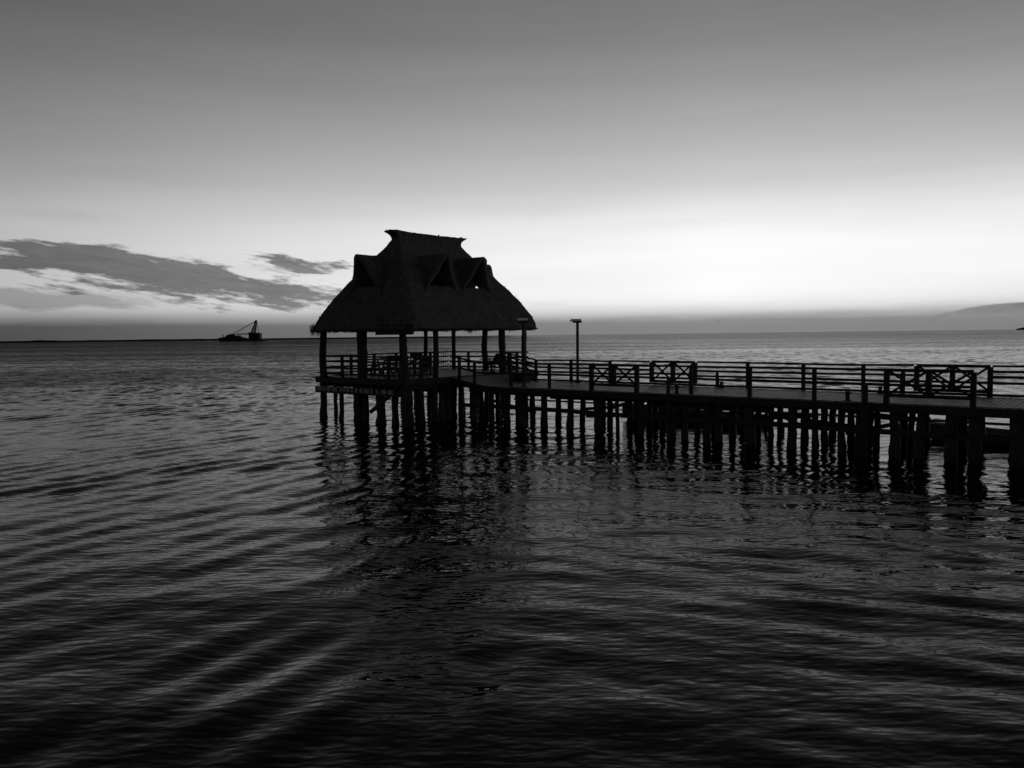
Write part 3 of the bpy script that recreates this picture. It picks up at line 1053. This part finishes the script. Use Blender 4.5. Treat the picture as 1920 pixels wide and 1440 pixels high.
er = rounded_rect(A1, B1, .4, (90, 130, 14))
for (x, y) in er:
    for k_ in range(4):
        s_ = random.uniform(-.30, .02)
        r_ = math.hypot(x, y)
        L = abs(random.gauss(0, .05)) + .02
        if mnoise.noise((x * 1.5, y * 1.5, 9)) > .25:
            L += random.uniform(0, .10)
        strand(x * (1 + s_ / r_) + random.uniform(-.04, .04), y * (1 + s_ / r_) + random.uniform(-.04, .04), Z_EAVE + .02, L)
for k_ in range(150):                                   # loose hanging clump at the left corner
    a, b_ = -A1 + random.uniform(-.02, .45), -B1 + random.uniform(-.02, .5)
    strand(a, b_, Z_EAVE + random.uniform(0, .3), random.uniform(.1, .45), .55, .016)
for k_ in range(110):
    a = -A1 + random.uniform(.02, 3.0)
    strand(a, -B1 + random.uniform(0, .15), Z_EAVE + .02, random.uniform(.03, .2), .5, .02)
aq = q_at(886, RP + B1) - RQ
for k_ in range(60):
    strand(aq + random.gauss(0, .07), B1 - .12 + random.uniform(-.08, .08), Z_EAVE + .03, random.uniform(.1, .3), .3, .014)
for k_ in range(700):                                   # stray strands lifting off the slopes
    side = random.choice((0, 0, 1))
    f = random.uniform(0.0, .75)
    tt = tprof(f)
    z = Z_EAVE + (Z_NECK - Z_EAVE) * f
    A_, B_ = A0 + (A1 - A0) * tt, B0 + (B1 - B0) * tt
    if side == 0:
        a, b_ = random.uniform(-A_ + .3, A_ - .3), random.choice((-1, 1)) * B_
    else:
        a, b_ = random.choice((-1, 1)) * A_, random.uniform(-B_ + .3, B_ - .3)
    if not in_hole(a, b_, z, 1.6):
        g = 1.02
        b_o = 1 + .05 / max(abs(b_), .5)
        strand(a * 1.004, b_ * b_o if side == 0 else b_, z + .08, random.uniform(.1, .28), .25, .014)
b.build('thatch_fringe', M_THATCH, roof)

# sign board under the near eave
s0, s1 = -2.94, None
sg_ = thing('sign_board', 'dark blank sign board hung under the eave at the near corner', 'sign', P(-7.2, -2.95, 4.1))
pa, pb_ = p_at(704.5, -2.95, 620), p_at(775, -2.95, 620)
MB().box(P((pa + pb_) / 2, -2.95, 4.30), (pb_ - pa, 0.05, 0.42), AX).build('panel', M_WOOD, sg_)
b = MB()
for z in (4.10, 4.50):
    b.beam(P(pa + .02, -2.99, z), P(pb_ - .02, -2.99, z), .03, .05)
b.build('frame', M_WOOD, sg_)
b = MB()
for p in (pa + .4, pb_ - .4):
    b.tube([P(p, -2.95, 4.5), P(p, -2.9, 4.9)], .012, 6)
b.build('hanger', M_DARKMETAL, sg_)

# ------------------------------------------------------------------ lamp posts
def lamp(label, p, q, zt, w, sgn):
    o = thing('lamp_post', label, 'lamp', P(p, q, ZP), 'flat-headed lamp posts on the pier')
    MB().beam(P(p, q, ZP), P(p + .01, q, zt - .05), w, w, chamfer=w * .2).build('pole', M_DARKMETAL, o)
    MB().box(P(p, q, ZP + .012), (.24, .24, .024), AX).build('base_plate', M_DARKMETAL, o)
    ex = Vector((1, 0, 0))
    ey = Vector((0, 1, 0))
    c = P(p, q, zt) + Vector((sgn * .05, 0, 0))
    tl_ = R(16)
    fy, fz = Vector((0, math.cos(tl_), math.sin(tl_))), Vector((0, -math.sin(tl_), math.cos(tl_)))
    b = MB()
    b.beam(c + Vector((-.24, 0, .05)), c + Vector((.22, 0, .05)), .34, .035, upv=tuple(fz), chamfer=.008)
    b.build('lamp_head', M_METAL, o)
    b = MB()
    b.beam(c + Vector((-.17, 0, -.038)), c + Vector((.24, 0, -.038)), .17, .065, chamfer=.015)
    b.build('lamp_housing', M_DARKMETAL, o)
    MB().box(c + Vector((-.27, 0, .025)), (.06, .1, .055)).build('sensor', M_DARKMETAL, o)
    return o


lamp('flat-headed lamp post standing alone at the far pier edge right of the hut', p_at(1083, 3.72), 3.72, 4.60, .11, -.8)
lamp('flat-headed lamp post in front of the rightmost hut column', p_at(982.5, .18), .18, 4.60, .11, -.6)

# ------------------------------------------------------------------ mooring piles and cleats
def mooring(label, px, q, h, w, fz=0.0):
    p = p_at(px, q)
    b = MB()
    z0 = -1.4
    zt = ZP + h
    ks = [0, .3, .6, .85, .93, .975, 1.0]
    rs = [1.05, 1.02, 1.0, 1, .98, .85, .45]
    b.tube([P(p + random.uniform(-.01, .01), q, z0 + (zt - z0) * k_) for k_ in ks], [w / 2 * r_ for r_ in rs], 12, .03)
    o = b.build('mooring_pile', M_TRUNK, None, smooth=True, loc=P(p, q, 0))
    return tag(o, label, 'mooring pile', 'mooring piles standing at the pier edges')


mooring('slim mooring pile on the near edge in front of the first far cross-braced panel', 1253, -.18, .62, .13)
mooring('thick mooring pile with pale scratches on the near edge left of the large panel', 1622.5, -.2, .60, .19)
mooring('round-topped mooring pile behind the far railing in the middle of the pier', 1345, PW + .25, .62, .15)
mooring('flat-topped mooring pile seen through the left half of the large near panel', 1693, PW + .3, .80, .18)


def cleat(label, px, q, h):
    p = p_at(px, q)
    o = thing('mooring_bollard', label, 'bollard', P(p, q, ZP), 'small cross-handled bollards on the pier deck')
    b = MB()
    b.tube([P(p, q, ZP), P(p, q, ZP + h * .75), P(p, q, ZP + h * .92), P(p, q, ZP + h)], [.06, .06, .09, .06], 12)
    b.build('stem', M_DARKMETAL, o, smooth=True)
    MB().tube([P(p - .16, q, ZP + h * .8), P(p, q, ZP + h * .78), P(p + .16, q, ZP + h * .8)], [.014, .018, .014], 8).build('cross_handle', M_DARKMETAL, o, smooth=True)
    MB().box(P(p, q, ZP + .01), (.2, .2, .02), AX).build('base_plate', M_DARKMETAL, o)
    return o


cleat('small cross-handled bollard on the near edge right of the slim mooring pile', 1269, .16, .32)
cleat('small cross-handled bollard on the near edge left of the scratched mooring pile', 1590, .16, .30)
cleat('small cross-handled bollard at the far edge right of the round-topped pile', 1353, PW - .2, .25)
cleat('small cross-handled bollard at the far edge just left of the large near panel', 1651, PW - .2, .25)

# ------------------------------------------------------------------ furniture in the hut
def table(label, w, p, q, ln, along, zt=.76):
    o = thing('picnic_table', label, 'table', P(p, q, ZH), 'tables under the hut roof')
    ex, ey = (U, N) if along == 'u' else (N, -U)
    c = P(p, q, ZH)
    b = MB()
    for k_ in (-1.5, -.5, .5, 1.5):
        b.box(c + ey * (k_ * w / 4) + Vector((0, 0, zt - .025)), (ln, w / 4 - .012, .05), (ex, ey))
    b.build('tabletop', M_WOOD, o)
    for sx_ in (-1, 1):
        for sy_ in (-1, 1):
            a = c + ex * (sx_ * (ln / 2 - .18)) + ey * (sy_ * (w / 2 + .0))
            t_ = c + ex * (sx_ * (ln / 2 - .18)) + ey * (sy_ * (w / 2 - .22)) + Vector((0, 0, zt - .05))
            MB().beam(a, t_, .07, .07).build('leg', M_WOOD, o)
    b = MB()
    for sx_ in (-1, 1):
        b.beam(c + ex * (sx_ * (ln / 2 - .18)) - ey * (w / 2 - .1) + Vector((0, 0, .4)), c + ex * (sx_ * (ln / 2 - .18)) + ey * (w / 2 - .1) + Vector((0, 0, .4)), .05, .07)
    b.beam(c - ex * (ln / 2 - .18) + Vector((0, 0, .3)), c + ex * (ln / 2 - .18) + Vector((0, 0, .3)), .05, .06)
    b.build('stretcher', M_WOOD, o)
    return o


def bench(label, p, q, ln, along, back=False, name='bench'):
    o = thing(name, label, 'bench', P(p, q, ZH), 'benches round the hut tables')
    ex, ey = (U, N) if along == 'u' else (N, -U)
    c = P(p, q, ZH)
    MB().box(c + Vector((0, 0, .44)), (ln, .32, .05), (ex, ey)).build('seat', M_WOOD, o)
    for sx_ in (-1, 1):
        for sy_ in (-1, 1):
            a = c + ex * (sx_ * (ln / 2 - .08)) + ey * (sy_ * .17)
            t_ = c + ex * (sx_ * (ln / 2 - .14)) + ey * (sy_ * .11) + Vector((0, 0, .415))
            MB().beam(a, t_, .05, .05).build('leg', M_WOOD, o)
    if back:
        for sx_ in (-1, 1):
            a = c + ex * (sx_ * (ln / 2 - .07)) + ey * .17 + Vector((0, 0, .40))
            MB().beam(a, a + ey * .08 + Vector((0, 0, .62)), .05, .05).build('back_post', M_WOOD, o)
        MB().box(c + ey * .225 + Vector((0, 0, .90)), (ln, .03, .24), (ex, ey)).build('backrest', M_WOOD, o)
    return o


def at_h(px, q):
    return p_at(px, q)


bench('low backless bench behind the railing right of the thick hut column', at_h(704, -2.0), -2.0, 1.05, 'u')
bench('high-backed bench with a solid plank back left of the flared corner column', at_h(733, -1.3), -1.3, .95, 'u', True)
table('wooden table behind the flared corner column with benches on both sides', .8, at_h(752, -.3), -.3, 1.5, 'u')
bench('high-backed bench seen between the corner column and the next thin column', at_h(783, -.6), -.6, .85, 'u', True)
bench('low bench in the shade beyond the table behind the corner column', at_h(748, .9), .9, 1.3, 'u')
table('low wooden table standing left of the broad column at the ramp', .7, at_h(922, 4.6), 4.6, 1.0, 'n', .72)


table('wooden table near the seaward railing behind the thick hut column', .7, at_h(715, .2), .2, 1.2, 'u', .78)
bench('high-backed bench by the seaward railing near the lattice panel', at_h(775, 2.2), 2.2, .9, 'u', True)
bench('low bench just behind the flared corner column at its right side', at_h(788, -1.4), -1.4, .8, 'u')


def chair(label, p, q, fx):
    o = thing('chair', label, 'chair', P(p, q, ZH))
    c = P(p, q, ZH)
    ex, ey = Vector((1, 0, 0)), Vector((0, 1, 0))
    MB().box(c + Vector((0, 0, .44)), (.44, .42, .05)).build('seat', M_WOOD, o)
    for sx_ in (-1, 1):
        for sy_ in (-1, 1):
            MB().beam(c + Vector((sx_ * .19, sy_ * .18, 0)), c + Vector((sx_ * .18, sy_ * .17, .415)), .045, .045).build('leg', M_WOOD, o)
    b = MB()
    arc = [(-.21, .46), (-.21, .75), (-.18, .88), (-.10, .96), (0, .99), (.10, .96), (.18, .88), (.21, .75), (.21, .46)]
    na = len(arc)
    y0 = .2
    b.add([c + Vector((x, y0 + .10 * (z - .46), z)) for x, z in arc] + [c + Vector((x, y0 + .04 + .10 * (z - .46), z)) for x, z in arc],
          [tuple(range(na)), tuple(range(2 * na - 1, na - 1, -1))] + [(i, na + i, na + (i + 1) % na, (i + 1) % na) for i in range(na)])
    b.build('backrest', M_WOOD, o)
    return o


chair('round-backed chair beside the broad column left of the ramp railing', at_h(934, 4.2), 4.2, 0)

chair('round-backed chair at the table behind the flared corner column', at_h(800, .3), .3, 0)

# lattice panel at the far-left corner
lp = thing('lattice_panel', 'thin-barred lattice panel standing at the back between two slim hut columns', 'panel', P(CP0 + .12, 5.2, ZH))
q0, q1 = q_at(801, CP0 + .12), q_at(845, CP0 + .12)
b = MB()
k = 10
for i in range(k + 1):
    q = q0 + (q1 - q0) * i / k
    b.beam(P(CP0 + .12, q, ZH + .1), P(CP0 + .12, q, ZH + 1.2), .022, .022)
b.build('upright_bars', M_DARKMETAL, lp)
b = MB()
for z in (.1, .33, .55, .78, 1.0, 1.2):
    b.beam(P(CP0 + .15, q0, ZH + z), P(CP0 + .15, q1, ZH + z), .022, .026)
b.build('cross_bars', M_DARKMETAL, lp)

# low timber chest by the ramp
pc, qc = p_at(975, 2.9), 2.9
ch = thing('storage_chest', 'low dark timber chest on the pier beside the foot of the ramp', 'chest', P(pc, qc, ZP))
MB().beam(P(pc - .42, qc, ZP + .20), P(pc + .42, qc, ZP + .20), .55, .40, chamfer=.02).build('body', M_WOOD, ch)
b = MB()
b.beam(P(pc - .46, qc, ZP + .425), P(pc + .46, qc, ZP + .425), .60, .05, chamfer=.015)
b.build('lid', M_WOOD, ch)
b = MB()
for d_ in (-.3, .3):
    b.beam(P(pc + d_, qc - .285, ZP + .02), P(pc + d_, qc - .285, ZP + .39), .05, .02, upv=tuple(N))
b.build('cleat_board', M_WOOD, ch)

# ------------------------------------------------------------------ open boats moored behind the pier
def panga(label, p0, q0, L, W_, yaw, hb=.62):
    """bow at (p0, q0), hull running along U turned by yaw"""
    bow = P(p0, q0, 0)
    d = (Matrix.Rotation(yaw, 3, 'Z') @ U).normalized()
    s_ = Vector((-d.y, d.x, 0))
    o = thing('open_boat', label, 'boat', bow + d * (L / 2), 'open boats moored behind the pier')
    st = [(0, .0, .36), (.04, .18, .33), (.12, .45, .26), (.25, .75, .18), (.45, .95, .10), (.7, 1.0, .06), (1.0, .88, .04)]
    rings_o, rings_i = [], []
    for f, wf, rise in st:
        x = f * L
        w = W_ / 2 * max(wf, .03)
        top = hb + rise * .9
        ks = [(0, -.18 + rise * .7), (.62 * w, -.10 + rise * .6), (.88 * w, .12 + rise * .5), (w, top)]
        ring = [bow + d * (x - (0.35 * (k_[1] > .2 and f == 0))) + s_ * k_[0] + Vector((0, 0, k_[1])) for k_ in ks[::-1]] + \
               [bow + d * (x - (0.35 * (k_[1] > .2 and f == 0))) - s_ * k_[0] + Vector((0, 0, k_[1])) for k_ in ks[1:]]
        rings_o.append(ring)
        ks = [(0, -.05 + rise * .75), (.55 * w, 0.0 + rise * .65), (.8 * w, .18 + rise * .5), (w * .93, top - .004)]
        rings_i.append([bow + d * (x + (.05 if f == 0 else (-.05 if f == 1 else 0))) + s_ * k_[0] + Vector((0, 0, k_[1])) for k_ in ks[::-1]] +
                       [bow + d * (x + (.05 if f == 0 else (-.05 if f == 1 else 0))) - s_ * k_[0] + Vector((0, 0, k_[1])) for k_ in ks[1:]])
    b = MB()
    n_ = 7
    K = len(st)
    vv = [v for r_ in rings_o for v in r_] + [v for r_ in rings_i for v in r_]
    fs = []
    for k_ in range(K - 1):
        for j in range(n_ - 1):
            fs.append((k_ * n_ + j, k_ * n_ + j + 1, (k_ + 1) * n_ + j + 1, (k_ + 1) * n_ + j))
            o2 = K * n_
            fs.append((o2 + (k_ + 1) * n_ + j, o2 + (k_ + 1) * n_ + j + 1, o2 + k_ * n_ + j + 1, o2 + k_ * n_ + j))
        for j in (0, n_ - 1):
            fs.append((k_ * n_ + j, (k_ + 1) * n_ + j, K * n_ + (k_ + 1) * n_ + j, K * n_ + k_ * n_ + j))
    for k_ in (0, K - 1):
        for j in range(n_ - 1):
            fs.append((k_ * n_ + j, k_ * n_ + j + 1, K * n_ + k_ * n_ + j + 1, K * n_ + k_ * n_ + j))
    b.add(vv, fs)
    b.build('hull', M_HULL, o)
    for side in (0, n_ - 1):
        pts_ = [r_[side] + Vector((0, 0, .02)) for r_ in rings_o]
        MB().tube(pts_, .035, 8).build('gunwale', M_PALE, o, smooth=True)
    for f in (.35, .6, .82):
        c = bow + d * (f * L)
        MB().box(c + Vector((0, 0, hb - .12)), (.28, W_ * .86, .04), (d, s_)).build('thwart', M_HULL, o)
    c = bow + d * (L + .22)
    b = MB()
    b.box(c + Vector((0, 0, .95)), (.30, .30, .42), (d, s_))
    b.build('outboard_motor', M_DARKMETAL, o)
    b = MB()
    b.box(c + Vector((0, 0, .35)), (.12, .08, 1.1), (d, s_))
    b.build('motor_leg', M_DARKMETAL, o)
    return o


panga('open boat with a pale gunwale moored behind the right end of the pier', p_at(1748, PW + 1.3, 800), PW + 1.3, 7.2, 1.9, R(-4), .36)
panga('open boat lying in the shade behind the middle of the pier', p_at(1180, PW + 1.0, 760), PW + 1.0, 6.0, 1.7, R(3), .5)

# ------------------------------------------------------------------ crane barge far out
BD = 1050.0
S = BD / F


def B(px, py, dy=0.0):
    """a point of the barge: metres along and up from its waterline at (456, 640)"""
    return Vector(((456 - 960) * S + (px - 456) * S, BD + dy, (640.0 - py) * S))


bg_ = thing('crane_barge', 'dark crane barge with a leaning lattice boom far out at sea', 'barge', B(456, 640))


def slab(b, prof_, y0, y1):
    k_ = len(prof_)
    b.add([B(x, y, y0) for x, y in prof_] + [B(x, y, y1) for x, y in prof_],
          [tuple(range(k_)), tuple(range(2 * k_ - 1, k_ - 1, -1))] + [(i, k_ + i, k_ + (i + 1) % k_, (i + 1) % k_) for i in range(k_)])
    return b


slab(MB(), [(418, 641.5), (416.5, 638), (416, 634), (417.5, 632.6), (427, 631.8), (447, 631.2), (455, 632.0), (462, 634.2), (491, 635), (497, 636.5), (499.5, 638.6), (498, 641.5)], -9, 9).build('hull', M_STEEL, bg_)
slab(MB(), [(471.5, 636), (471.5, 625.2), (474, 624.2), (489.5, 624.4), (490.8, 625.5), (490.8, 631), (489.8, 636)], -7, 5).build('machinery_house', M_STEEL, bg_)
slab(MB(), [(425, 632.5), (427, 629.5), (433, 628.5), (436, 627), (441, 627.2), (442, 629), (449, 630), (450, 628.8), (452, 628.8), (453, 631), (458, 632.6)], -4, 4).build('deck_gear', M_STEEL, bg_)
slab(MB(), [(467.5, 626), (468, 623.6), (472, 623.6), (472, 626)], -2, 2).build('winch_box', M_STEEL, bg_)
b = MB()
for dy in (-2.2, 2.2):
    b.tube([B(473.5, 624.5, dy), B(482.5, 602, dy * .3)], .5, 6)
    b.tube([B(481, 624.5, dy), B(484, 602, dy * .3)], .5, 6)
    for i in range(7):
        f, g = i / 7, (i + 1) / 7
        x0, x1 = 473.5 + 9 * f, 481 + 3 * g
        b.tube([B(x0, 624.5 - 22.5 * f, dy * (1 - .7 * f)), B(x1, 624.5 - 22.5 * g, dy * (1 - .7 * g))], .28, 5)
        b.tube([B(481 + 3 * f, 624.5 - 22.5 * f, dy * (1 - .7 * f)), B(473.5 + 9 * g, 624.5 - 22.5 * g, dy * (1 - .7 * g))], .28, 5)
slab(b, [(481, 604), (482, 601.2), (484.4, 600.8), (485, 602.6), (483.6, 606), (480.5, 607.5)], -1.2, 1.2)
b.build('gantry', M_STEEL, bg_)
b = MB()
for y in (625.3, 627.3):
    b.tube([B(437, y + .6), B(471, y)], .35, 6)
for i in range(8):
    b.tube([B(437 + 4.2 * i, 625.7 + (i % 2) * 1.7), B(437 + 4.2 * (i + 1), 625.7 + ((i + 1) % 2) * 1.7)], .2, 5)
b.tube([B(438, 626.6), B(427.5, 628.4)], [.9, .5], 6)
b.build('boom', M_STEEL, bg_)
b = MB()
for a_, c_, r_ in (((482.5, 602.2), (434, 628), .33), ((482, 603.5), (446, 623.6), .25), ((484.3, 602.5), (487.5, 624.5), .33), ((474, 610.3), (472.6, 616), .15), ((483, 602), (480, 624), .2)):
    b.tube([B(*a_), B(*c_)], r_, 5)
b.build('stay_cable', M_STEEL, bg_)
b = MB()
for i in range(6):
    b.tube([B(421.5 - i * .2, 632.4), B(418.2 + i * .9, 626 + abs(i - 2) * .7)], [.25, .1], 5)
b.build('antenna_mast', M_STEEL, bg_)

# ------------------------------------------------------------------ two birds
def bird(label, px, py, D, span):
    c = Vector((0, 0, EYE)) + ray(px, py) * D
    o = thing('flying_bird', label, 'bird', c, 'birds gliding over the sea')
    h = span / 2
    b = MB()
    prof_ = [(-1, .02), (-.6, .16), (-.3, .10), (0, 0), (.3, .10), (.6, .16), (1, .02)]
    up_ = [c + Vector((x * h, -.10 * h * (1 - abs(x)) , z * h)) for x, z in prof_]
    dn_ = [c + Vector((x * h + .02, (.05 + .22 * (1 - abs(x))) * h, z * h - .02)) for x, z in prof_]
    lo_ = [v + Vector((0, 0, -.03 * span)) for v in up_]
    k_ = len(prof_)
    b.add(up_ + dn_ + lo_, [(i, i + 1, k_ + i + 1, k_ + i) for i in range(k_ - 1)] + [(2 * k_ + i + 1, 2 * k_ + i, k_ + i, k_ + i + 1) for i in range(k_ - 1)] +
          [(i + 1, i, 2 * k_ + i, 2 * k_ + i + 1) for i in range(k_ - 1)])
    b.tube([c + Vector((-.02, -.30 * h, 0)), c + Vector((0, -.1 * h, .02 * h)), c + Vector((0, .2 * h, 0)), c + Vector((0, .45 * h, 0))], [.03 * h, .09 * h, .08 * h, .02 * h], 8)
    b.build('body', M_BIRD, o)
    return o


bird('larger gliding bird on the upper right, over the horizon', 1345, 602.5, 165.0, 1.1)
bird('smaller gliding bird on the lower left, over the horizon', 1327, 609.5, 190.0, 1.1)
